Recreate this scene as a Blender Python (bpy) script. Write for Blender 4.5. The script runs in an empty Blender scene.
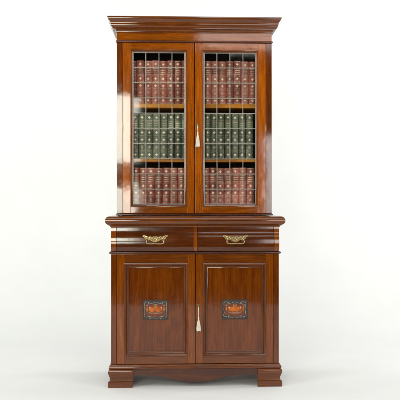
import bpy, bmesh, math, random
from mathutils import Vector, Matrix, noise
S = bpy.context.scene
COL = S.collection
PI = math.pi
random.seed(11)

# ------------------------------------------------------------------ helpers
def tag(o, label=None, cat=None, group=None, kind=None):
    if label: o['label'] = label
    if cat: o['category'] = cat
    if group: o['group'] = group
    if kind: o['kind'] = kind
    return o

def empty(name, loc, rz=0.0, parent=None):
    o = bpy.data.objects.new(name, None)
    o.empty_display_size = .05
    o.location = loc
    o.rotation_euler = (0, 0, rz)
    COL.objects.link(o)
    if parent: o.parent = parent
    return o

def finish(bm, name, mats, parent=None, ang=28, loc=None, recalc=True):
    if recalc:
        bmesh.ops.recalc_face_normals(bm, faces=bm.faces[:])
    me = bpy.data.meshes.new(name)
    bm.to_mesh(me)
    bm.free()
    if not isinstance(mats, (list, tuple)): mats = [mats]
    for m in mats: me.materials.append(m)
    me.polygons.foreach_set('use_smooth', [True] * len(me.polygons))
    me.set_sharp_from_angle(angle=math.radians(ang))
    o = bpy.data.objects.new(name, me)
    if loc: o.location = loc
    COL.objects.link(o)
    wn = o.modifiers.new('weighted_normal', 'WEIGHTED_NORMAL'); wn.keep_sharp = True; wn.weight = 100; wn.mode = 'FACE_AREA'
    if parent: o.parent = parent
    return o

def box(bm, x0, x1, y0, y1, z0, z1, bev=.0012, mi=0):
    r = bmesh.ops.create_cube(bm, size=1.0)
    vs = r['verts']
    for v in vs:
        v.co.x = x0 + (v.co.x + .5) * (x1 - x0)
        v.co.y = y0 + (v.co.y + .5) * (y1 - y0)
        v.co.z = z0 + (v.co.z + .5) * (z1 - z0)
    fs = {f for v in vs for f in v.link_faces}
    for f in fs: f.material_index = mi
    if bev > 0:
        es = list({e for v in vs for e in v.link_edges})
        bmesh.ops.bevel(bm, geom=es, offset=bev, segments=3, profile=.5, affect='EDGES', clamp_overlap=True)

def strip(bm, rings, closed_ring=True, closed_path=False, caps=True, mi=0):
    """skin a list of rings (lists of Vectors, equal length)"""
    R = [[bm.verts.new(p) for p in ring] for ring in rings]
    n = len(R[0]); m = len(R)
    for i in range(m if closed_path else m - 1):
        a, b = R[i], R[(i + 1) % m]
        for j in range(n if closed_ring else n - 1):
            k = (j + 1) % n
            f = bm.faces.new((a[j], a[k], b[k], b[j])); f.material_index = mi
    if caps and not closed_path and closed_ring:
        for r in (R[0], R[-1]):
            f = bm.faces.new(r); f.material_index = mi

def sweep_u(bm, prof, hw, yf, yb, mi=0):
    """mitred moulding round left side, front and right side; prof = [(outward, z)] closed"""
    P = [[Vector((-hw - u, yb, z)) for u, z in prof], [Vector((-hw - u, yf - u, z)) for u, z in prof],
         [Vector((hw + u, yf - u, z)) for u, z in prof], [Vector((hw + u, yb, z)) for u, z in prof]]
    strip(bm, P, mi=mi)

def sweep_rect(bm, prof, x0, x1, z0, z1, mi_v=0, mi_h=0):
    """mitred moulding round a rectangle; prof = [(outward, y)] closed"""
    C = [[Vector((x0 - u, y, z0 - u)) for u, y in prof], [Vector((x1 + u, y, z0 - u)) for u, y in prof],
         [Vector((x1 + u, y, z1 + u)) for u, y in prof], [Vector((x0 - u, y, z1 + u)) for u, y in prof]]
    for i in range(4):
        strip(bm, [C[i], C[(i + 1) % 4]], caps=False, mi=mi_h if i % 2 == 0 else mi_v)
    bmesh.ops.remove_doubles(bm, verts=bm.verts[:], dist=1e-6)

def arc(cx, cy, r, a0, a1, n):
    return [(cx + r * math.cos(math.radians(a0 + (a1 - a0) * i / n)), cy + r * math.sin(math.radians(a0 + (a1 - a0) * i / n))) for i in range(n + 1)]

def smooth_curve(pts, n):
    """Catmull-Rom through points (tuples of any length)"""
    out = []
    P = [Vector(p) for p in pts]
    P = [2 * P[0] - P[1]] + P + [2 * P[-1] - P[-2]]
    for i in range(1, len(P) - 2):
        for k in range(n):
            t = k / n
            a, b, c, d = P[i - 1], P[i], P[i + 1], P[i + 2]
            out.append(.5 * ((2 * b) + (c - a) * t + (2 * a - 5 * b + 4 * c - d) * t * t + (3 * b - a - 3 * c + d) * t ** 3))
    out.append(P[-2])
    return out

def tube(bm, pts, r, n=8, mi=0, closed=False):
    pts = [Vector(p) for p in pts]
    m = len(pts)
    rings = []
    up = Vector((0, 1, 0))
    for i, p in enumerate(pts):
        a = pts[(i - 1) % m] if (closed or i > 0) else p
        b = pts[(i + 1) % m] if (closed or i < m - 1) else p
        t = (b - a)
        if t.length < 1e-9: t = Vector((1, 0, 0))
        t.normalize()
        u = up if abs(t.dot(up)) < .95 else Vector((1, 0, 0))
        s = t.cross(u).normalized(); w = s.cross(t).normalized()
        rr = r[i] if isinstance(r, (list, tuple)) else r
        rings.append([p + rr * (math.cos(2 * PI * k / n) * s + math.sin(2 * PI * k / n) * w) for k in range(n)])
    strip(bm, rings, closed_path=closed, mi=mi)

def lathe(bm, prof, c, n=20, mi=0, axis='z', rib=0, ribs=0):
    rings = []
    c = Vector(c)
    for r, z in prof:
        ring = []
        for k in range(n):
            a = 2 * PI * k / n
            rr = r * (1 + rib * math.cos(ribs * a))
            d = (rr * math.cos(a), rr * math.sin(a), z)
            if axis == 'y': d = (d[0], d[2], d[1])
            if axis == 'x': d = (d[2], d[0], d[1])
            ring.append(c + Vector(d))
        rings.append(ring)
    strip(bm, rings, mi=mi)

def extrude_xz(bm, outline, y0, y1, mi=0):
    """outline [(x,z)] turned into a plate between y0 (front) and y1"""
    strip(bm, [[Vector((x, y0, z)) for x, z in outline], [Vector((x, y1, z)) for x, z in outline]], mi=mi)

# ------------------------------------------------------------------ materials
class NT:
    def __init__(s, name):
        s.m = bpy.data.materials.new(name); s.m.use_nodes = True
        s.t = s.m.node_tree; s.t.nodes.clear()
        s.out = s.n('ShaderNodeOutputMaterial')
    def n(s, t, **k):
        o = s.t.nodes.new(t)
        for a, v in k.items(): setattr(o, a, v)
        return o
    def l(s, a, b): s.t.links.new(a, b)
    def math(s, op, a, b):
        o = s.n('ShaderNodeMath', operation=op)
        for i, v in enumerate((a, b)):
            if isinstance(v, (int, float)): o.inputs[i].default_value = v
            else: s.l(v, o.inputs[i])
        return o.outputs[0]
    def ramp(s, src, stops):
        r = s.n('ShaderNodeValToRGB')
        e = r.color_ramp.elements
        while len(e) < len(stops): e.new(.5)
        for i, (p, c) in enumerate(stops):
            e[i].position = p; e[i].color = (c[0], c[1], c[2], 1) if not isinstance(c, (int, float)) else (c, c, c, 1)
        s.l(src, r.inputs[0])
        return r.outputs[0]
    def noise(s, vec, scale, detail=4, rough=.55, dist=0):
        o = s.n('ShaderNodeTexNoise')
        o.inputs['Scale'].default_value = scale; o.inputs['Detail'].default_value = detail
        o.inputs['Roughness'].default_value = rough; o.inputs['Distortion'].default_value = dist
        if vec is not None: s.l(vec, o.inputs['Vector'])
        return o.outputs[0]
    def coords(s, scale=(1, 1, 1), jitter=7.0):
        tc = s.n('ShaderNodeTexCoord'); oi = s.n('ShaderNodeObjectInfo')
        va = s.n('ShaderNodeVectorMath', operation='SCALE'); va.inputs[0].default_value = (jitter, jitter * .37, jitter * .73)
        s.l(oi.outputs['Random'], va.inputs['Scale'])
        ad = s.n('ShaderNodeVectorMath', operation='ADD')
        s.l(tc.outputs['Object'], ad.inputs[0]); s.l(va.outputs[0], ad.inputs[1])
        mp = s.n('ShaderNodeMapping'); mp.inputs['Scale'].default_value = scale
        s.l(ad.outputs[0], mp.inputs['Vector'])
        return mp.outputs[0], ad.outputs[0], oi.outputs['Random']
    def mix(s, fac, a, b, blend='MIX'):
        o = s.n('ShaderNodeMix', data_type='RGBA', blend_type=blend)
        for i, v in ((0, fac), (6, a), (7, b)):
            if isinstance(v, (int, float)): o.inputs[i].default_value = v
            elif isinstance(v, tuple): o.inputs[i].default_value = (*v, 1)
            else: s.l(v, o.inputs[i])
        return o.outputs[2]

def principled(nt, **k):
    p = nt.n('ShaderNodeBsdfPrincipled')
    for a, v in k.items():
        s = p.inputs[a.replace('_', ' ')]
        if isinstance(v, (int, float, tuple)):
            s.default_value = (*v, 1) if isinstance(v, tuple) and len(v) == 3 and s.type == 'RGBA' else v
        else: nt.l(v, s)
    nt.l(p.outputs[0], nt.out.inputs[0])
    return p

def wood(name, axis, dark, mid, light, fig=.5, coat=1.0, crough=.045, wave=.14):
    nt = NT(name)
    lo, hi = 1.6, 38.0
    sc = {'x': (lo, hi, hi), 'z': (hi, hi, lo), 'y': (hi, lo, hi)}[axis]
    v, raw, rnd = nt.coords(sc)
    grain = nt.noise(v, 3.2, 7, .62, .35)
    sc2 = tuple(a * .12 if a == hi else a * .55 for a in sc)
    v2, _, _ = nt.coords(sc2)
    figure = nt.noise(v2, 2.6, 4, .6, 1.6)
    pores_sc = tuple(a * 6 if a == hi else a * 11 for a in sc)
    v3, _, _ = nt.coords(pores_sc)
    pores = nt.noise(v3, 1.6, 3, .7)
    f = nt.math('ADD', nt.math('MULTIPLY', grain, 1 - fig), nt.math('MULTIPLY', figure, fig))
    f = nt.math('ADD', f, nt.math('MULTIPLY', nt.math('SUBTRACT', rnd, .5), .10))
    col = nt.ramp(f, [(.30, dark), (.50, mid), (.70, light)])
    pr = nt.ramp(pores, [(.36, 0.62), (.47, 1.0)])
    col = nt.mix(.75, col, pr, 'MULTIPLY')
    # hand-polished surface: slow undulation plus faint open grain
    und = nt.noise(raw, 9.0, 2, .5)
    b1 = nt.n('ShaderNodeBump'); b1.inputs['Strength'].default_value = wave; b1.inputs['Distance'].default_value = .0028
    nt.l(und, b1.inputs['Height'])
    b2 = nt.n('ShaderNodeBump'); b2.inputs['Strength'].default_value = .12; b2.inputs['Distance'].default_value = .0004
    nt.l(grain, b2.inputs['Height']); nt.l(b1.outputs[0], b2.inputs['Normal'])
    smear = nt.ramp(nt.noise(raw, 14, 5, .65), [(.35, crough), (.75, crough + .055)])
    p = principled(nt, Base_Color=col, Roughness=.5, Specular_IOR_Level=.0, Coat_Weight=coat, Coat_Roughness=smear, Coat_IOR=1.55)
    nt.l(b2.outputs[0], p.inputs['Normal']); nt.l(b1.outputs[0], p.inputs['Coat Normal'])
    return nt.m

W_V = wood('mahogany_upright', 'z', (0.1395, 0.0300, 0.0011), (0.3255, 0.0742, 0.0020), (0.5022, 0.1325, 0.0037), .42)
W_H = wood('mahogany_level', 'x', (0.1092, 0.0244, 0.0011), (0.2470, 0.0578, 0.0019), (0.3990, 0.1038, 0.0038), .42)
W_DV = wood('red_mahogany_upright', 'z', (0.0473, 0.0091, 0.0012), (0.1118, 0.0235, 0.0017), (0.1849, 0.0424, 0.0030), .45)
W_DH = wood('red_mahogany_level', 'x', (0.0310, 0.0064, 0.0012), (0.0705, 0.0144, 0.0017), (0.1247, 0.0280, 0.0030), .45)
W_MH = wood('brown_mahogany_level', 'x', (0.0568, 0.0132, 0.0022), (0.1247, 0.0303, 0.0034), (0.2021, 0.0530, 0.0060), .42)
W_MV = wood('brown_mahogany_upright', 'z', (0.0860, 0.0189, 0.0017), (0.1849, 0.0424, 0.0026), (0.2881, 0.0742, 0.0052), .42)
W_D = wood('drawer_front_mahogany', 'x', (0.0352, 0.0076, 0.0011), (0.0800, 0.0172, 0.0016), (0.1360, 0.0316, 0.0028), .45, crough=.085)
W_BV = wood('moulding_upright', 'z', (.055, .0125, .0018), (.125, .029, .002), (.200, .052, .0035), .42, crough=.13)
W_BH = wood('moulding_level', 'x', (.055, .013, .002), (.125, .030, .003), (.200, .053, .005), .42, crough=.13)
W_P = wood('flame_mahogany', 'z', (0.0602, 0.0114, 0.0012), (0.1290, 0.0272, 0.0017), (0.2064, 0.0499, 0.0030), .5)
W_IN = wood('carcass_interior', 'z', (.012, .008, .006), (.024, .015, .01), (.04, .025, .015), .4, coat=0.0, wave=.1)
W_SH = wood('shelf_edge_wood', 'x', (.34, .115, .012), (.53, .195, .018), (.66, .28, .035), .35, coat=.3, crough=.25)

def metal(name, col, rough, dirt=(.03, .02, .01), spread=.5, scale=220):
    nt = NT(name)
    _, raw, _ = nt.coords()
    nz = nt.noise(raw, scale, 4, .6)
    c = nt.mix(nt.ramp(nz, [(.38, 0.0), (.38 + .25, 1.0)]), tuple(d * .6 + a * .25 for d, a in zip(dirt, col)), col)
    r = nt.ramp(nz, [(.3, rough + .2), (.7, rough)])
    principled(nt, Base_Color=nt.mix(spread, col, c), Metallic=1.0, Roughness=r)
    return nt.m
BRASS = metal('aged_brass', (.66, .49, .25), .28, dirt=(.05, .03, .012), spread=.85, scale=160)
LEAD = metal('zinc_came', (.43, .41, .35), .5, dirt=(.2, .19, .16), spread=.7)
GILT = metal('gilt_tooling', (1.0, .86, .60), .5, dirt=(.45, .24, .12), spread=.6, scale=700)
STEEL = metal('key_steel', (.45, .40, .34), .3)

def leather(name, dark, mid, light):
    nt = NT(name)
    v, raw, rnd = nt.coords(jitter=31)
    n1 = nt.noise(raw, 38, 5, .65, .4)
    n2 = nt.noise(raw, 420, 3, .6)
    f = nt.math('ADD', n1, nt.math('MULTIPLY', nt.math('SUBTRACT', rnd, .5), .34))
    c = nt.ramp(f, [(.30, dark), (.5, mid), (.72, light)])
    c = nt.mix(nt.ramp(n2, [(.60, 0.0), (.75, .55)]), c, tuple(min(1, a * 1.5 + .03) for a in light))
    b = nt.n('ShaderNodeBump'); b.inputs['Strength'].default_value = .3; b.inputs['Distance'].default_value = .0006
    nt.l(n2, b.inputs['Height'])
    p = principled(nt, Base_Color=c, Roughness=.46, Specular_IOR_Level=.5)
    nt.l(b.outputs[0], p.inputs['Normal'])
    return nt.m
RED = leather('oxblood_leather', (.200, .040, .030), (.375, .096, .070), (.510, .175, .128))
REDL = leather('oxblood_label_leather', (.17, .042, .028), (.30, .09, .062), (.42, .16, .11))
GREEN = leather('olive_green_leather', (.045, .055, .036), (.095, .112, .074), (.165, .185, .13))
GREENL = leather('olive_label_leather', (.08, .092, .052), (.15, .17, .10), (.22, .24, .15))

def paper():
    nt = NT('book_paper')
    v, raw, _ = nt.coords((900, 6, 6))
    n = nt.noise(v, 1.0, 3, .6)
    principled(nt, Base_Color=nt.ramp(n, [(.3, (.34, .27, .17)), (.7, (.62, .53, .38))]), Roughness=.85)
    return nt.m
PAPER = paper()

def plain(name, a, b, rough, scale=60, spec=.5):
    nt = NT(name)
    _, raw, _ = nt.coords()
    n = nt.noise(raw, scale, 4, .6)
    principled(nt, Base_Color=nt.ramp(n, [(.35, a), (.65, b)]), Roughness=rough, Specular_IOR_Level=spec)
    return nt.m
EBONY = plain('ebonised_ground', (.016, .011, .008), (.040, .026, .018), .5, 120)
COPPER = plain('amber_inlay', (.28, .060, .005), (.58, .150, .012), .2, 45)
ROSE = plain('rosewood_inlay', (.10, .022, .008), (.19, .045, .012), .3, 60)
PEARL = plain('pearl_inlay', (.30, .26, .22), (.62, .56, .50), .15, 260)
SILK = plain('ivory_silk', (.66, .60, .48), (.88, .84, .74), .65, 400)
BLACK = plain('keyhole_black', (.004, .004, .004), (.01, .008, .006), .6)

def glass():
    nt = NT('old_window_glass')
    _, raw, _ = nt.coords()
    b = nt.n('ShaderNodeBump'); b.inputs['Strength'].default_value = .06; b.inputs['Distance'].default_value = .001
    nt.l(nt.noise(raw, 28, 2, .5), b.inputs['Height'])
    tr = nt.n('ShaderNodeBsdfTransparent'); tr.inputs[0].default_value = (.95, .965, .95, 1)
    gl = nt.n('ShaderNodeBsdfGlossy'); gl.inputs['Roughness'].default_value = .045
    nt.l(b.outputs[0], gl.inputs['Normal'])
    fr = nt.n('ShaderNodeFresnel'); fr.inputs['IOR'].default_value = 1.45
    mx = nt.n('ShaderNodeMixShader')
    nt.l(fr.outputs[0], mx.inputs[0]); nt.l(tr.outputs[0], mx.inputs[1]); nt.l(gl.outputs[0], mx.inputs[2])
    nt.l(mx.outputs[0], nt.out.inputs[0])
    return nt.m
GLASS = glass()

def backdrop_mat():
    nt = NT('white_backdrop_paper')
    _, raw, _ = nt.coords()
    n = nt.noise(raw, 3.0, 5, .6)
    principled(nt, Base_Color=nt.ramp(n, [(.3, (.815, .825, .81)), (.7, (.845, .852, .838))]), Roughness=.75, Specular_IOR_Level=.25)
    return nt.m

# ------------------------------------------------------------------ the setting: one white sweep, floor curving up into the wall
bm = bmesh.new()
prof = [(-3.9, 0.0), (-2.0, 0.0), (0.0, 0.0), (1.0, 0.0)] + [(1.5 + 1.3 * math.sin(a), 1.3 - 1.3 * math.cos(a)) for a in [PI / 2 * i / 24 for i in range(25)]] + [(2.8, 2.5), (2.8, 5.2)]
strip(bm, [[Vector((x, y, z)) for y, z in prof] for x in (-7, -2, 2, 7)], closed_ring=False)
bd = finish(bm, 'floor_backdrop', backdrop_mat(), ang=60)
tag(bd, kind='structure')
bm = bmesh.new()
strip(bm, [[Vector((x, y, -.006)) for y in (-14, -3.5)] for x in (-9, 9)], closed_ring=False)
tag(finish(bm, 'floor', plain('grey_studio_floor', (.035, .035, .035), (.05, .05, .05), .8, 4, .2)), kind='structure')
# ------------------------------------------------------------------ the bookcase
UY = .13          # front plane of the upper stage (the lower stage stands at y = 0)
BY = .46          # back
bc = empty('bookcase', (0, 0, 0))
tag(bc, 'tall glazed mahogany bookcase on a wider cupboard base with two drawers, standing on white floor', 'bookcase')

def back_pad(prof):
    """close an outer moulding profile (outward, z) along the carcass face"""
    z0, z1 = prof[0][1], prof[-1][1]
    return prof + [(-.012, z1), (-.012, z0)]

# --- upper carcass
for s in (-1, 1):
    bm = bmesh.new()
    a, b = sorted((s * .477, s * .455))
    box(bm, a, b, UY + .022, BY - .012, 1.026, 2.150, .001)
    finish(bm, 'side_panel', W_V, bc)
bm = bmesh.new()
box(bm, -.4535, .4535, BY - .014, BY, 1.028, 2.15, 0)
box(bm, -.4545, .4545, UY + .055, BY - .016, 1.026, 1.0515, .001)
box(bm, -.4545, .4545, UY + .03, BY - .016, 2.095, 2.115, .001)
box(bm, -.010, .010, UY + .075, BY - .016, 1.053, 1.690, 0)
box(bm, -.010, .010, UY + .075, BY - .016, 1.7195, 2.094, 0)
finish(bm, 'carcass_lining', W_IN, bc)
for s in (-1, 1):
    bm = bmesh.new()
    a, b = sorted((s * .477, s * .4412))
    box(bm, a, b, UY, UY + .021, 1.038, 2.0865, .0015)
    finish(bm, 'pilaster', W_DV, bc)
for z0, z1 in ((1.3575, 1.378), (1.6925, 1.718)):
    bm = bmesh.new()
    box(bm, -.4538, .4538, UY + .052, BY - .017, z0, z1, .002)
    finish(bm, 'shelf', W_SH, bc)
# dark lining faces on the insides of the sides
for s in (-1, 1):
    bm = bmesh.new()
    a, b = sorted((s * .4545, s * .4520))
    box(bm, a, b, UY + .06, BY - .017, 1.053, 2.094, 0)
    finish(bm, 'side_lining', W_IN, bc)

# --- cornice, frieze and astragal
bm = bmesh.new()
pr = [(0.0, 2.0875)] + arc(.001, 2.0935, .0056, -90, 90, 10) + [(0.0, 2.1)]
sweep_u(bm, back_pad(pr), .477, UY, BY)
finish(bm, 'astragal', W_DH, bc)
bm = bmesh.new()
box(bm, -.4765, .4765, UY + .0005, UY + .02, 2.1005, 2.1495, .0006)
finish(bm, 'frieze', W_H, bc)
bm = bmesh.new()
pr = [(0.0, 2.146), (.0035, 2.147), (.0035, 2.1515)]
pr += [(.0035 + .0165 * (1 - math.cos(a)), 2.1515 + .0165 * math.sin(a)) for a in [PI / 2 * i / 10 for i in range(1, 11)]]     # cove
pr += [(.0225, 2.168), (.0225, 2.1735)]
pr += [(.0225 + .012 * math.sin(a), 2.1735 + .018 * (1 - math.cos(a))) for a in [PI / 2 * i / 10 for i in range(1, 11)]]      # ovolo
pr += [(.0345, 2.194), (.037, 2.1945), (.037, 2.199)]
pr += [(.037 + .0145 * (t + .22 * math.sin(2 * PI * t) / 1.0 * -1 * .55), 2.199 + .030 * t) for t in [i / 14 for i in range(1, 15)]]   # cyma
pr += [(.0535, 2.2295), (.0545, 2.2305), (.0545, 2.2365), (.0535, 2.2375)]
sweep_u(bm, back_pad(pr), .477, UY, BY)
box(bm, -.466, .466, UY + .011, BY - .001, 2.222, 2.2345, .0005)
finish(bm, 'cornice', W_MH, bc)

# --- waist: base bead of the upper stage and the countertop
bm = bmesh.new()
pr = [(0.0, 1.0255)] + arc(.0015, 1.0310, .0052, -85, 85, 8) + [(0.0, 1.0375)]
sweep_u(bm, back_pad(pr), .477, UY, BY)
box(bm, -.465, .465, UY + .013, UY + .05, 1.0262, 1.0368, .0005)
finish(bm, 'waist_bead', W_DH, bc)
bm = bmesh.new()
pr = [(-.02, .9585), (.006, .9585), (.0065, .9625), (.010, .9665), (.016, .9690), (.018, .9700)]
pr += [(.0120 + .0235 * math.cos(a), .9965 + .0255 * math.sin(a)) for a in [math.radians(-82 + 160 * i / 22) for i in range(23)]]
pr += [(.010, 1.0240), (-.02, 1.0245)]
sweep_u(bm, pr, .5025, 0.0, BY)
box(bm, -.4840, .4840, .0185, BY - .0005, .990, 1.0242, .0005)
finish(bm, 'countertop', W_MH, bc)

# --- drawer stage: shaped ends, divider, two drawers with an ogee face
def ogee(n=22):
    z = .9581; y = -.001
    out = [(y, z)]
    key = [(.9581, 2), (.946, 6), (.930, 10), (.912, 17), (.898, 11), (.884, 7.5), (.866, 3), (.850, 0), (.836, -5), (.822, -12), (.8145, -24)]
    N = 60
    for i in range(1, N + 1):
        zz = .9581 - (.9581 - .8145) * i / N
        for (za, a), (zb, b) in zip(key, key[1:]):
            if zb <= zz <= za + 1e-9:
                an = a + (b - a) * (za - zz) / (za - zb); break
        y -= math.tan(math.radians(an)) * (.9581 - .8145) / N
        out.append((y, zz))
    return out
OG = ogee()
def ogee_block(bm, x0, x1, y_in, dy=0.0, cut=.0008, mi=0):
    prof = [(y + dy, z) for y, z in OG] + [(y_in, OG[-1][1]), (y_in, OG[0][1])]
    ins = [(y + .0012, z) for y, z in prof[:-2]] + prof[-2:]
    rings = [[Vector((x, y, z)) for y, z in p] for x, p in ((x0, ins), (x0 + cut, prof), (x1 - cut, prof), (x1, ins))]
    strip(bm, rings, mi=mi)
for s in (-1, 1):
    bm = bmesh.new()
    a, b = sorted((s * .5035, s * .4735))
    ogee_block(bm, a, b, .03, dy=-.004)
    finish(bm, 'shaped_corner_block', W_MV, bc)
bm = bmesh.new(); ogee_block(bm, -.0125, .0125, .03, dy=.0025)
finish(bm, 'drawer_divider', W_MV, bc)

def handle(parent, cx):
    cz = .8880; y0 = -.012
    bm = bmesh.new()
    def yf(z):   # face of the drawer at this height
        return min((abs(zz - z), yy) for yy, zz in OG)[1]
    ybase = yf(.8750) - .0002
    half = [(0, .030), (.008, .0315), (.014, .0270), (.022, .0265), (.030, .0300), (.038, .0270), (.046, .0285), (.055, .0335), (.066, .0375), (.0745, .0350),
            (.0715, .0290), (.066, .0250), (.0655, .0185), (.059, .0130), (.056, .0040), (.050, .0000), (.044, .0030), (.036, .0075), (.028, .0060), (.021, .0020), (.013, -.0020), (.007, -.0055), (0, -.0065)]
    z0 = cz - .014
    outline = [(cx + x, z0 + z) for x, z in half] + [(cx - x, z0 + z) for x, z in half[-2:0:-1]]
    # the plate leans with the drawer face
    ring_f = [Vector((x, yf(z) - .0030, z)) for x, z in outline]
    ring_m = [Vector((cx + (x - cx) * 1.01, yf(z) - .0022, z)) for x, z in outline]
    ring_b = [Vector((cx + (x - cx) * 1.01, yf(z) + .0015, z)) for x, z in outline]
    strip(bm, [ring_b, ring_m, ring_f], mi=1)
    # raised scrolls
    for s in (-1, 1):
        for pts in ([(.012, .020), (.020, .0235), (.028, .020), (.028, .014), (.022, .0135), (.0215, .0175)],
                    [(.032, .0165), (.036, .0235), (.044, .0255), (.050, .0205), (.046, .0155), (.042, .0185)],
                    [(.050, .0200), (.056, .0285), (.065, .0330), (.0725, .0330), (.0715, .0275), (.0660, .0270)],
                    [(.008, .0275), (.018, .0240), (.030, .0270), (.042, .0250), (.056, .0310)]):
            c = smooth_curve([(cx + s * x, yf(z0 + z) - .0040, z0 + z) for x, z in pts], 5)
            tube(bm, c, .0021, 6)
        # posts for the bail
        px = cx + s * .049
        lathe(bm, [(.0035, .004), (.0055, .002), (.0060, -.006), (.0042, -.010), (.0052, -.014), (.0040, -.018), (.001, -.020)][::-1], (px, yf(z0 + .010), z0 + .009), 14, axis='y')
    lathe(bm, [(.0008, -.0085), (.005, -.0080), (.0075, -.0062), (.0085, -.004), (.0115, -.0045), (.013, -.0028), (.0132, .001)], (cx, yf(z0 + .0165), z0 + .0165), 22, axis='y')
    # the bail
    yb = yf(z0) - .0155
    b = smooth_curve([(cx - .049, yb + .002, z0 + .009), (cx - .0515, yb - .001, z0 - .001), (cx - .0490, yb - .003, z0 - .0110), (cx - .030, yb - .004, z0 - .0145), (cx, yb - .004, z0 - .0135),
                      (cx + .030, yb - .004, z0 - .0145), (cx + .0490, yb - .003, z0 - .0110), (cx + .0515, yb - .001, z0 - .001), (cx + .049, yb + .002, z0 + .009)], 6)
    n = len(b)
    tube(bm, b, [.0027 + .0014 * math.sin(PI * i / (n - 1)) for i in range(n)], 8)
    finish(bm, 'handle', [BRASS, BRASS_D], parent, 40)
BRASS_D = metal('dull_brass_plate', (.36, .25, .11), .36, dirt=(.03, .02, .01), spread=.9, scale=160)
for s in (-1, 1):
    bm = bmesh.new()
    a, b = sorted((s * .0145, s * .4715))
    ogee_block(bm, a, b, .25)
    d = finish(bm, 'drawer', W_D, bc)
    handle(d, -.2405 if s < 0 else .2395)

# --- lower carcass
bm = bmesh.new()
pr = [(0.0, .7965), (.004, .7965)] + arc(.0060, .8045, .0058, -80, 80, 10) + [(.003, .8125), (0.0, .8130)]
sweep_u(bm, back_pad(pr), .5035, 0.0, BY)
box(bm, -.4910, .4910, .0125, .05, .7975, .8118, .0005)
finish(bm, 'waist_moulding', W_DH, bc)
for s in (-1, 1):
    bm = bmesh.new()
    a, b = sorted((s * .5035, s * .4712))
    box(bm, a, b, 0, .02, .1375, .7960, .0015)
    finish(bm, 'pilaster', W_DV, bc)
bm = bmesh.new()
for s in (-1, 1):
    a, b = sorted((s * .5030, s * .4830))
    box(bm, a, b, .0210, BY - .001, .1375, .9580, .001)
box(bm, -.4825, .4825, BY - .015, BY - .002, .14, .957, 0)
box(bm, -.4825, .4825, .03, BY - .016, .14, .16, 0)
box(bm, -.4700, .4700, .030, .045, .165, .7955, 0)
finish(bm, 'cupboard_carcass', W_DV, bc)

# --- plinth with ogee bracket feet and scalloped apron
bm = bmesh.new()
pr = [(0.0, .1080), (.0065, .1080)] + [(.0065 + .0075 * math.cos(a) - .0, .1190 + .0100 * math.sin(a)) for a in [math.radians(-70 + 150 * i / 14) for i in range(15)]] + [(.008, .1300), (.0045, .1335), (.004, .1370), (0.0, .1372)]
sweep_u(bm, back_pad(pr), .5035, 0.0, BY)
box(bm, -.4910, .4910, .0125, .06, .1085, .1368, .0005)
finish(bm, 'plinth_moulding', W_MH, bc)
APR = smooth_curve([(-.3735, .040), (-.3715, .0555), (-.3600, .0655), (-.3400, .0700), (-.290, .0700), (-.235, .0640), (-.170, .0545), (-.110, .0400), (-.050, .0300), (0, .0275)], 6)
apr = [(v.x, v.y) for v in APR] + [(-v.x, v.y) for v in reversed(APR[:-1])]
outl = apr + [(.380, .040), (.380, .1078), (-.380, .1078), (-.380, .040)]
bm = bmesh.new()
cut = .0012
strip(bm, [[Vector((x, .0012, z + .0008)) for x, z in outl], [Vector((x, .0024, z)) for x, z in outl], [Vector((x, .022, z)) for x, z in outl]])
finish(bm, 'apron', W_DH, bc, ang=40)
def foot(s, front=True):
    bm = bmesh.new()
    pr = [(.0050, .0402), (.0050, .0450)]
    pr += [(v.x, v.y) for v in smooth_curve([(.0050, .0450), (.0062, .0560), (.0115, .0700), (.0165, .0850), (.0178, .0960), (.0150, .1040), (.0100, .1078)], 6)][1:]
    pr = pr + [(-.020, .1078), (-.020, .0402)]
    blk = [(.0155, .0), (.0170, .0015), (.0170, .0330), (.0155, .0355), (.0110, .0375), (.0090, .0400), (-.020, .0400), (-.020, .0)]
    for P in (pr, blk):
        R = [[Vector((s * (.3745 if front else .3745), (0 if front else 0) - u, z)) for u, z in P],
             [Vector((s * (.5035 + u), -u, z)) for u, z in P],
             [Vector((s * (.5035 + u), .130, z)) for u, z in P]]
        strip(bm, R)
    if not front:
        bmesh.ops.transform(bm, matrix=Matrix.Translation((0, 0, 0)) @ Matrix.Diagonal((1, -1, 1, 1)), verts=bm.verts[:])
        bmesh.ops.translate(bm, vec=(0, BY - .018, 0), verts=bm.verts[:])
    o = finish(bm, 'foot', W_MH, bc, ang=30)
for s in (-1, 1):
    foot(s, True); foot(s, False)
bm = bmesh.new()
for s in (-1, 1):
    a, b = sorted((s * .5030, s * .4840))
    box(bm, a, b, .1305, BY - .1495, .060, .1075, .0008)
box(bm, -.38, .38, BY - .02, BY - .003, .060, .1075, .0008)
finish(bm, 'side_rail', W_DV, bc)

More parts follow.
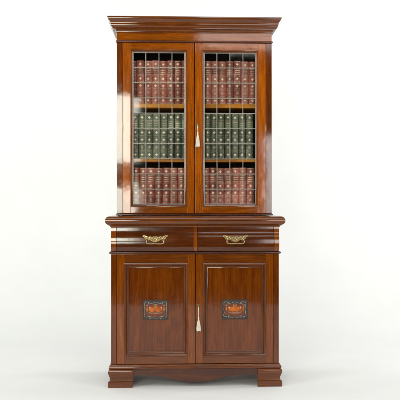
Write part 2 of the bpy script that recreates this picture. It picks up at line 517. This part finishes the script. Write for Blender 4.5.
# --- upper doors: frame, mitred glazing bead, leaded glass
GX0, GX1, GZ0, GZ1 = .0585, .3800, 1.0925, 2.0300
def upper_door(s):
    bm = bmesh.new()
    # X runs from the meeting stile (near 0) to the hinge stile, mirrored by s
    def bx(xa, xb, z0, z1, mi, y0=UY, y1=UY + .024):
        a, b = sorted((s * xa, s * xb)); box(bm, a, b, y0, y1, z0, z1, .0014, mi)
    mo = .0145
    bx(.0022, GX0 - mo + .002, 1.0388, 2.0860, 0)
    bx(GX1 + mo - .002, .4396, 1.0388, 2.0860, 0)
    bx(GX0 - mo + .0022, GX1 + mo - .0022, 1.0388, GZ0 - mo + .002, 1)
    bx(GX0 - mo + .0022, GX1 + mo - .0022, GZ1 + mo - .002, 2.0860, 1)
    o = finish(bm, 'glazed_door', [W_V, W_H], bc)
    bm = bmesh.new()
    xa, xb = sorted((s * GX0, s * GX1))
    prof = [(mo, UY + .0005), (mo - .0005, UY - .0025)] + [(mo - .002 - .0085 * t, UY - .0030 + .0105 * t ** 1.6) for t in [i / 9 for i in range(10)]] + [(.0008, UY + .009), (0, UY + .0120), (0, UY + .0235), (mo, UY + .0235)]
    sweep_rect(bm, prof, xa, xb, GZ0, GZ1, 0, 1)
    finish(bm, 'glazing_bead', [W_MV, W_MH], o, ang=30)
    # leading: four by ten lights
    yg = UY + .0165
    nx, nz = 4, 10
    bm = bmesh.new()
    w, h = .0025, .0020
    prof = lambda: [(-w, 0), (-w, -.0008), (-w * .55, -h), (w * .55, -h), (w, -.0008), (w, 0), (w * .6, h), (-w * .6, h)]
    random.seed(5 + s)
    jx = lambda k: .0009 * noise.noise(Vector((k * 3.1, s * 7.7, 2.2)))
    X = [xa + (xb - xa) * i / nx for i in range(nx + 1)]
    Z = [GZ0 + (GZ1 - GZ0) * i / nz for i in range(nz + 1)]
    X[0] += .0022; X[-1] -= .0022; Z[0] += .0022; Z[-1] -= .0022
    for i, x in enumerate(X):
        st = []
        for q in range(21):
            z = GZ0 + .0003 + (GZ1 - GZ0 - .0006) * q / 20
            dx = .0010 * noise.noise(Vector((i * 5.3 + s, z * 4, 1.0))) if 0 < i < nx else 0
            dy = .0008 * noise.noise(Vector((i * 2.3 + s, z * 5, 9.0)))
            st.append([Vector((x + dx + u, yg + v + dy, z)) for u, v in prof()])
        strip(bm, st)
    for j, z in enumerate(Z):
        st = []
        for q in range(13):
            x = xa + .0003 + (xb - xa - .0006) * q / 12
            dz = .0010 * noise.noise(Vector((x * 6, j * 4.1 + s, 3.0))) if 0 < j < nz else 0
            dy = .0008 * noise.noise(Vector((x * 7, j * 2.7 + s, 5.0)))
            st.append([Vector((x, yg + v * 1.04 + dy + .00012, z + dz + u)) for u, v in prof()])
        strip(bm, st)
    for x in X[1:-1]:
        for z in Z[1:-1]:
            lathe(bm, [(.0006, -.0040), (.0028, -.0036), (.0046, -.0026), (.0054, -.0010)], (x, yg, z), 9, axis='y')
    finish(bm, 'leading', LEAD, o, ang=50)
    bm = bmesh.new()
    for i in range(nx):
        for j in range(nz):
            tx, tz = random.uniform(-1, 1) * .010, random.uniform(-1, 1) * .008
            c = []
            for u, v in ((0, 0), (1, 0), (1, 1), (0, 1)):
                x = X[i] + (X[i + 1] - X[i]) * u; z = Z[j] + (Z[j + 1] - Z[j]) * v
                y = yg + .0004 + (u - .5) * tx * (X[i + 1] - X[i]) + (v - .5) * tz * (Z[j + 1] - Z[j])
                c.append(bm.verts.new((x, y, z)))
            bm.faces.new(c)
    finish(bm, 'glass', GLASS, o)
    # brass butt hinge on the outer edge
    bm = bmesh.new()
    x = s * .4404
    for k in range(5):
        z = 1.5430 + k * .0082
        lathe(bm, [(.0030, 0), (.0032, .0004), (.0032, .0076), (.0030, .0080)], (x, UY - .0020, z), 12)
    for e in (-1, 1):
        lathe(bm, [(.0012, -.004), (.0026, -.002), (.0026, .002), (.0010, .004)], (x, UY - .0020, 1.5640 + e * .0245), 10)
    finish(bm, 'hinge', BRASS, o, 40)
    return o

def escutcheon(parent, x, y, z):
    bm = bmesh.new()
    out = [(x + .0062 * math.cos(a), z + .0105 * math.sin(a)) for a in [2 * PI * k / 24 for k in range(24)]]
    extrude_xz(bm, out, y - .0014, y + .0005)
    tube(bm, [(px, y - .0016, pz) for px, pz in out], .0009, 6, closed=True)
    finish(bm, 'escutcheon', BRASS_D, parent, 40)

ud = {s: upper_door(s) for s in (-1, 1)}
escutcheon(ud[1], .0185, UY, 1.5790)

# --- lower doors: frame, sloped bolection moulding, flat flame panel, inlay plaque
def lower_door(s):
    bm = bmesh.new()
    PX0, PX1, PZ0, PZ1 = .0450, .4270, .1840, .7420
    def bx(xa, xb, z0, z1, mi):
        a, b = sorted((s * xa, s * xb)); box(bm, a, b, 0.0, .024, z0, z1, .0014, mi)
    bx(.0018, PX0 + .002, .1390, .7945, 0)
    bx(PX1 - .002, .4695, .1390, .7945, 0)
    bx(PX0 + .0022, PX1 - .0022, .1390, PZ0 + .002, 1)
    bx(PX0 + .0022, PX1 - .0022, PZ1 - .002, .7945, 1)
    o = finish(bm, 'panelled_door', [W_MV, W_MH], bc)
    bm = bmesh.new()
    xa, xb = sorted((s * PX0, s * PX1))
    m = .0310
    # outward offset measured from the inner edge of the moulding
    prof = [(m, .0002), (m - .0004, -.0048), (m - .0030, -.0066), (m - .0060, -.0056), (m - .0070, -.0030)]
    prof += [(m - .0075 - .0135 * t, -.0026 + .0125 * (t - .12 * math.sin(2 * PI * t))) for t in [i / 12 for i in range(13)]]
    prof += [(.0052, .0100), (.0045, .0080), (.0022, .0072), (.0003, .0085), (0, .0130), (0, .0200), (m, .0200)]
    sweep_rect(bm, prof, xa + m, xb - m, PZ0 + m, PZ1 - m, 0, 1)
    finish(bm, 'panel_moulding', [W_BV, W_BH], o, ang=30)
    bm = bmesh.new()
    box(bm, xa + m - .004, xb - m + .004, .0120, .0190, PZ0 + m - .004, PZ1 - m + .004, .0004)
    finish(bm, 'panel', W_P, o)
    # plaque
    cx = s * .2385; cz = .4615; yp = .0120
    bm = bmesh.new()
    hw, hh = .0760, .0590
    box(bm, cx - hw, cx + hw, yp - .0026, yp + .001, cz - hh, cz + hh, .0012, 0)
    y = yp - .0030
    def blob(pts, mi, t=.0007, n=5):
        c = smooth_curve(list(pts) + [pts[0]], n)[:-1]
        extrude_xz(bm, [(cx + v.x, cz + v.y) for v in c], yp - .0026 - t, yp - .0020, mi)
    def line(pts, r=.0008, mi=3, n=6, closed=False):
        q = list(pts) + ([pts[0]] if closed else [])
        c = smooth_curve([(cx + a, yp - .0032, cz + b) for a, b in q], n)
        tube(bm, c[:-1] if closed else c, r, 6, mi, closed)
    # cartouche in rosewood, amber bloom and leaf over it
    cart = [(-.060, .030), (-.048, .036), (-.030, .030), (-.014, .033), (0, .039), (.014, .033), (.030, .030), (.048, .036), (.060, .030), (.0605, .010), (.056, -.012), (.060, -.030),
            (.046, -.036), (.026, -.034), (.012, -.043), (0, -.046), (-.012, -.043), (-.026, -.034), (-.046, -.036), (-.060, -.030), (-.056, -.012), (-.0605, .010)]
    blob(cart, 2, .0005)
    blob([(-.040, .004), (-.030, .016), (-.018, .013), (-.008, .022), (0, .0275), (.008, .022), (.018, .013), (.030, .016), (.040, .004), (.034, -.008), (.016, -.013), (0, -.012), (-.016, -.013), (-.034, -.008)], 1, .0009)
    blob([(-.044, -.012), (-.020, -.017), (0, -.016), (.020, -.017), (.044, -.012), (.030, -.023), (0, -.0255), (-.030, -.023)], 4, .0008)
    for e in (-1, 1):
        blob([(e * .050, .020), (e * .056, .006), (e * .053, -.012), (e * .047, -.004), (e * .045, .010)], 1, .0009)
        line([(e * .004, .046), (e * .018, .0395), (e * .030, .0375), (e * .040, .044), (e * .054, .0465), (e * .066, .039), (e * .065, .020), (e * .0665, 0), (e * .0640, -.020), (e * .0680, -.036), (e * .056, -.0440), (e * .042, -.040), (e * .030, -.0385), (e * .018, -.048), (e * .004, -.0515)])
        line([(e * .030, .0375), (e * .038, .034), (e * .044, .038), (e * .040, .0435)], .0009)
        line([(e * .030, -.0385), (e * .038, -.043), (e * .036, -.050), (e * .026, -.0520)], .0010)
        line([(e * .058, .030), (e * .052, .024), (e * .046, .028)], .0008)
        lathe(bm, [(.0004, -.0022), (.0032, -.0018), (.0047, -.0006), (.005, .0004)], (cx + e * .0345, yp - .0030, cz + .0120), 12, 3, 'y')
        line([(e * .0345, .0120), (e * .026, .000), (e * .012, -.010), (0, -.014)], .0007, 2)
    line([(-.012, .024), (-.005, .0315), (.005, .0315), (.012, .024)], .0008)
    for q in range(-2, 3):
        line([(q * .003, -.012), (q * .0055, .004), (q * .007, .018 - abs(q) * .004)], .0005, 2, 4)
    # raised border of the plaque
    sweep_rect(bm, [(0, yp - .0026), (.0002, yp - .0040), (-.0016, yp - .0044), (-.0030, yp - .0036), (-.0032, yp - .0026)], cx - hw, cx + hw, cz - hh, cz + hh, 0, 0)
    finish(bm, 'inlay_plaque', [EBONY, COPPER, ROSE, PEARL, LEAF], o, ang=35)
    return o
LEAF = plain('pink_leaf_inlay', (.20, .085, .045), (.32, .15, .09), .3, 80)
ld = {s: lower_door(s) for s in (-1, 1)}
escutcheon(ld[1], .0185, 0.0, .4860)
bm = bmesh.new()
box(bm, .0030, .0062, -.0022, .0002, .140, .7935, .0009)
finish(bm, 'astragal', W_MV, ld[1])
bm = bmesh.new()
box(bm, .0030, .0066, UY - .0022, UY + .0002, 1.040, 2.085, .0009)
finish(bm, 'astragal', W_V, ud[1])

# ------------------------------------------------------------------ tasselled keys hanging in the two locks
def key_tassel(x, y, z, drop, lab, seed, wide):
    random.seed(seed)
    t = empty('tasselled_key', (x, y, z))
    tag(t, lab, 'key', 'tasselled keys in the locks')
    bm = bmesh.new()
    lathe(bm, [(.0019, .003), (.0019, -.013), (.0030, -.014), (.0030, -.016), (.0019, -.017), (.0017, -.020)], (0, 0, 0), 12, axis='y')
    ring = [(.0, -.0265 + .0070 * math.cos(a) * -1, .0055 * math.sin(a)) for a in [2 * PI * k / 20 for k in range(20)]]
    tube(bm, ring, .0014, 7, closed=True)
    finish(bm, 'key', STEEL, t, 40)
    yb = -.0275
    bm = bmesh.new()
    pts = smooth_curve([(.0012, yb, -.003), (.0014, yb - .002, -.010), (.0010, yb, -.025), (.0006, yb + .002, -drop)], 6)
    tube(bm, pts, .0013, 7)
    pts = smooth_curve([(-.0012, yb, -.003), (-.0016, yb - .001, -.010), (-.0008, yb, -.025), (-.0004, yb + .002, -drop)], 6)
    tube(bm, pts, .0013, 7)
    finish(bm, 'cord', SILK, t, 60)
    bm = bmesh.new()
    yb += .002
    L = wide[1]; w = wide[0]
    lathe(bm, [(.0012, 0), (.0036, -.003), (.0042, -.007), (.0034, -.011), (.0030, -.012), (.0040, -.0135), (.0040, -.016), (.0034, -.0175)], (0, yb, -drop), 18)
    z0 = -drop - .0165
    n = 46                                         # the skirt: single silk strands
    for k in range(n):
        a = 2 * PI * k / n + random.uniform(-.05, .05)
        q = random.uniform(.55, 1.0) if k % 3 else 1.0
        rb = w * q; ln = L * random.uniform(.90, 1.05)
        c = smooth_curve([(.0026 * math.cos(a), yb + .0026 * math.sin(a), z0), (rb * .62 * math.cos(a), yb + rb * .62 * math.sin(a), z0 - ln * .4),
                          (rb * math.cos(a + .1), yb + rb * math.sin(a + .1), z0 - ln)], 4)
        tube(bm, c, [.0009] * (len(c) - 1) + [.0007], 5)
    lathe(bm, [(.0026, 0), (w * .50, -L * .4), (w * .80, -L * .985), (w * .2, -L * .99)], (0, yb, z0), 18)
    finish(bm, 'tassel', SILK, t, 60)
key_tassel(.0185, UY - .0015, 1.5790, .040, 'ivory tassel hanging from the small key in the glazed upper doors', 3, (.0135, .076))
key_tassel(.0185, -.0015, .4860, .062, 'ivory tassel hanging from the small key in the panelled lower doors', 4, (.0140, .068))

# ------------------------------------------------------------------ the books
def spine_y(x, w, bulge): return -bulge * (1 - min(1, abs(x) / (w * .5)) ** 2.2)

def make_book(x0, x1, yf, z, h, colour, lab, group, seed, tilt=0.0):
    rnd = random.Random(seed)
    w = (x1 - x0) - .0012
    t = empty('book', ((x0 + x1) / 2, yf, z))
    t.rotation_euler = (0, tilt, 0)
    tag(t, lab, 'book', group)
    L, LL = (RED, REDL) if colour == 'red' else (GREEN, GREENL)
    dep = .175
    bulge = .0085
    # bands: six compartments
    fr = [0, .155, .320, .475, .640, .805, 1.0] if False else [0, .17, .335, .50, .665, .875, 1.0]
    fr = [0, .170, .340, .500, .665, .835 + .0, 1.0]
    bands = [f * h for f in fr[1:-1]]
    # spine: rounded back with raised bands
    bm = bmesh.new()
    zs = set([0, .0015, h - .0015, h])
    for b in bands:
        for d in (-.0034, -.0022, -.0010, .0010, .0022, .0034): zs.add(b + d)
    zs = sorted(zs)
    def raise_at(zz):
        m = 0
        for b in bands:
            d = abs(zz - b)
            if d < .0033: m = max(m, .0024 * (1 - (d / .0034) ** 2.5))
        return m
    NX = 14
    outer, inner = [], []
    for zz in zs:
        cap = .0006 if zz in (zs[0], zs[-1]) else 0
        outer.append([Vector((-w / 2 + w * i / NX, spine_y(-w / 2 + w * i / NX, w, bulge + raise_at(zz) - cap), zz)) for i in range(NX + 1)])
    for r in outer:
        pass
    rings = [r + [Vector((w / 2, .010, r[0].z)), Vector((-w / 2, .010, r[0].z))] for r in outer]
    strip(bm, rings)
    sp = finish(bm, 'spine', L, t, 35)
    # boards + pages
    bm = bmesh.new()
    for s in (-1, 1):
        a, b = sorted((s * w / 2, s * (w / 2 - .0026)))
        box(bm, a, b, .0102, dep, .0004, h - .0004, .0007)
    finish(bm, 'cover', L, t)
    bm = bmesh.new()
    box(bm, -w / 2 + .0028, w / 2 - .0028, .0105, dep - .004, .003, h - .0035, .0005)
    finish(bm, 'page_block', PAPER, t)
    # label panel in the second compartment from the top
    bm = bmesh.new()
    zl0, zl1 = bands[-2 + 1 - 0 - 1 + 0] + .0, 0
    zl0, zl1 = bands[3] + .0045, bands[4] - .0045
    NXL = 10
    def surf(x, zz, o): return Vector((x, spine_y(x, w, bulge + raise_at(zz)) - o, zz))
    hwl = w * .44
    strip(bm, [[surf(-hwl + 2 * hwl * i / NXL, zz, o) for i in range(NXL + 1)] for zz, o in ((zl0, -.0002), (zl0, .0005), (zl1, .0005), (zl1, -.0002))], closed_ring=False)
    finish(bm, 'title_label', LL, sp, 35)
    # gilt tooling
    bm = bmesh.new()
    off = .00035
    def bar(xa, xb, za, zb, o=off, n=None):
        n = n or max(1, int(abs(xb - xa) / w * 10))
        for i in range(n):
            u0 = xa + (xb - xa) * i / n; u1 = xa + (xb - xa) * (i + 1) / n
            bm.faces.new([bm.verts.new(surf(u, v, o)) for u, v in ((u0, za), (u1, za), (u1, zb), (u0, zb))])
    edges = [0.002] + bands + [h - .002]
    for b in bands:
        for e in (-1, 1):
            zc = b + e * .0044
            bar(-w * .46, w * .46, zc - .0003, zc + .0003)
        bar(-w * .40, w * .40, b - .0005, b + .0005)
    bar(-w * .46, w * .46, .0040, .0050); bar(-w * .46, w * .46, h - .0050, h - .0040)
    def flower(cz, R):
        c = bm.verts.new(surf(0, cz, off + .0002))
        n = 48
        ring = []
        for k in range(n):
            a = 2 * PI * k / n
            r = R * (.72 + .20 * math.cos(8 * a) + .10 * math.cos(4 * a))
            ring.append(bm.verts.new(surf(r * math.cos(a), cz + r * math.sin(a), off)))
        for k in range(n): bm.faces.new((c, ring[k], ring[(k + 1) % n]))
        for k in range(8):
            a = 2 * PI * (k + .5) / 8; rr = R * 1.32
            x, zz = rr * math.cos(a), cz + rr * math.sin(a)
            d = R * .11
            bm.faces.new([bm.verts.new(surf(x + p, zz + q, off)) for p, q in ((d, 0), (0, d), (-d, 0), (0, -d))])
    def corner_sprigs(za, zb):
        for sx in (-1, 1):
            for zc, sz in ((za, 1), (zb, -1)):
                x = sx * w * .40
                for k in range(3):
                    d = .0011
                    xx = x - sx * k * .0026; zz = zc + sz * (.0018 + .0010 * (2 - k))
                    bm.faces.new([bm.verts.new(surf(xx + p, zz + q, off)) for p, q in ((d, 0), (0, d), (-d, 0), (0, -d))])
    for i in range(6):
        za, zb = edges[i] + (.0045 if i else .003), edges[i + 1] - (.0045 if i < 5 else .003)
        cz = (za + zb) / 2
        if i == 4:      # title: rules and worn, illegible rows of lettering
            for r_, hgt in ((.68, .0032), (.36, .0024)):
                zz = za + (zb - za) * r_
                x = -w * .32
                while x < w * .32:
                    bw = rnd.uniform(.0010, .0024)
                    bar(x, min(x + bw, w * .34), zz - hgt / 2, zz + hgt / 2, off + .0005, 1)
                    x += bw + rnd.uniform(.0006, .0012)
            bar(-w * .40, w * .40, za + .0008, za + .0018, off + .0005); bar(-w * .40, w * .40, zb - .0018, zb - .0008, off + .0005)
        elif i == 1:    # volume panel: ring, numerals worn to strokes
            for k in range(24):
                a0, a1 = 2 * PI * k / 24, 2 * PI * (k + 1) / 24
                R0, R1 = .0074, .0082
                bm.faces.new([bm.verts.new(surf(r * math.cos(a), cz + r * math.sin(a) * 1.15, off)) for r, a in ((R0, a0), (R1, a0), (R1, a1), (R0, a1))])
            for q in (-.0028, 0, .0028): bar(q - .0006, q + .0006, cz - .0036, cz + .0036, off, 1)
            for sx in (-1, 1): bar(sx * w * .30 - .0022, sx * w * .30 + .0022, cz - .0006, cz + .0006, off, 1)
            corner_sprigs(za, zb)
        else:
            flower(cz, .0086 * rnd.uniform(.88, 1.1))
            corner_sprigs(za, zb)
    finish(bm, 'gilt_tooling', GILT, sp, 40)
    return t

ROWS = {
 'TL': [-.3811, -.3345, -.2867, -.2413, -.1928, -.1473, -.1012, -.0588],
 'TR': [.0841, .1285, .1761, .2212, .2675, .3164, .3654],
 'ML': [-.3686, -.3252, -.2786, -.2351, -.1884, -.1448, -.1012, -.0588],
 'MR': [.0841, .1235, .1673, .2111, .2550, .2989, .3459],
 'BL': [-.3624, -.3190, -.2693, -.2220, -.1741, -.1261, -.0813],
 'BR': [.0723, .1148, .1642, .2111, .2575, .3026, .3522]}
ORD = ['first', 'second', 'third', 'fourth', 'fifth', 'sixth', 'seventh', 'eighth']
SHELF = {'T': (1.7182, .2690, 'red', 'top shelf'), 'M': (1.3782, .2800, 'green', 'middle shelf'), 'B': (1.0518, .2690, 'red', 'bottom shelf')}
seed = 100
for key, xs in ROWS.items():
    z, h, colr, shelf = SHELF[key[0]]
    mids = [(a + b) / 2 for a, b in zip(xs, xs[1:])]
    ed = [xs[0] - (mids[0] - xs[0])] + mids + [xs[-1] + (xs[-1] - mids[-1])]
    if key[1] == 'L': ed[-1] = min(ed[-1], -.0130)
    side = 'left' if key[1] == 'L' else 'right'
    for i in range(len(xs)):
        seed += 1
        r = random.Random(seed)
        if i == 0: pos = 'leftmost'
        elif i == len(xs) - 1: pos = 'rightmost'
        else: pos = ORD[i] + ' from left'
        kind = 'red leather book with gilt spine' if colr == 'red' else 'dark green leather book with gilt spine'
        lab = '%s, %s, %s, behind %s glass door' % (kind, pos, shelf, side)
        make_book(ed[i], ed[i + 1], UY + .072 + r.uniform(-.003, .005), z, h + r.uniform(-.0026, .0026), colr, lab,
                  '%s leather books on the %s' % (colr, shelf), seed, r.uniform(-.0035, .0035))

# ------------------------------------------------------------------ studio lamps, plus added unseen fill lights
def lamp(name, loc, target, sx, sy, radiance, col=(1, 1, .985)):
    d = bpy.data.lights.new(name, 'AREA'); d.shape = 'RECTANGLE'
    d.size = sx; d.size_y = sy; d.color = col
    d.energy = radiance * PI * sx * sy
    o = bpy.data.objects.new(name, d); COL.objects.link(o)
    o.location = loc
    v = Vector(target) - Vector(loc)
    o.rotation_euler = v.to_track_quat('-Z', 'Y').to_euler()
    return o
CX, CY, CZ = -.1727, -4.996, 1.12
def front_lamp(name, x0, x1, z0, z1, radiance, col=(1, .98, .95), y=-5.6):
    lamp(name, ((x0 + x1) / 2, y, (z0 + z1) / 2), ((x0 + x1) / 2, 0, (z0 + z1) / 2), x1 - x0, z1 - z0, radiance, col)
front_lamp('softbox_left_tall', -2.3, -.60, 1.60, 2.50, 18, (.98, 1, .86))
front_lamp('softbox_left_low', -2.3, -.57, .93, 1.29, 15, (.98, 1, .86))
front_lamp('softbox_right_high', .25, 1.9, 3.09, 3.6, 4.2)
front_lamp('softbox_right', 1.10, 2.1, .93, 1.95, 8.0)
lamp('side_fill_left', (-3.4, -2.6, 2.3), (0, .1, 1.1), 1.6, 2.2, 6.5)  # added unseen fill, brightens the wood from outside its mirror angles
lamp('side_fill_right', (3.4, -2.6, 2.3), (0, .1, 1.1), 1.6, 2.2, 5.0)  # the same added fill on the right, a little weaker
lamp('overhead_fill', (0, -1.6, 4.3), (0, .6, .6), 3.2, 1.6, 3.0)  # added unseen fill from above, lifts floor and backdrop
lamp('backdrop_lamp_left', (-3.2, .6, 3.4), (-.4, 2.8, 1.8), 1.4, 1.4, 10)
lamp('backdrop_lamp_right', (3.2, .6, 3.0), (.6, 2.8, 1.5), 1.4, 1.4, 12)

w = bpy.data.worlds.new('World'); S.world = w; w.use_nodes = True
w.node_tree.nodes['Background'].inputs[0].default_value = (.9, .95, 1, 1)
w.node_tree.nodes['Background'].inputs[1].default_value = .03

# ------------------------------------------------------------------ camera
th = math.radians(2.3)
cam = bpy.data.cameras.new('camera'); co = bpy.data.objects.new('camera', cam); COL.objects.link(co)
co.location = (.028 - 5 * math.sin(th), -5 * math.cos(th), 1.12)
co.rotation_euler = (PI / 2, 0, -th)
cam.sensor_width = 36; cam.sensor_fit = 'HORIZONTAL'
cam.lens = 36 * (5 / .006) / 400
cam.clip_end = 100
S.camera = co
S.view_settings.view_transform = 'Standard'
S.view_settings.look = 'None'
S.view_settings.exposure = 0
S.view_settings.gamma = 1
S.render.engine = 'CYCLES'
S.cycles.max_bounces = 10
S.cycles.transparent_max_bounces = 12
S.cycles.sample_clamp_indirect = 8
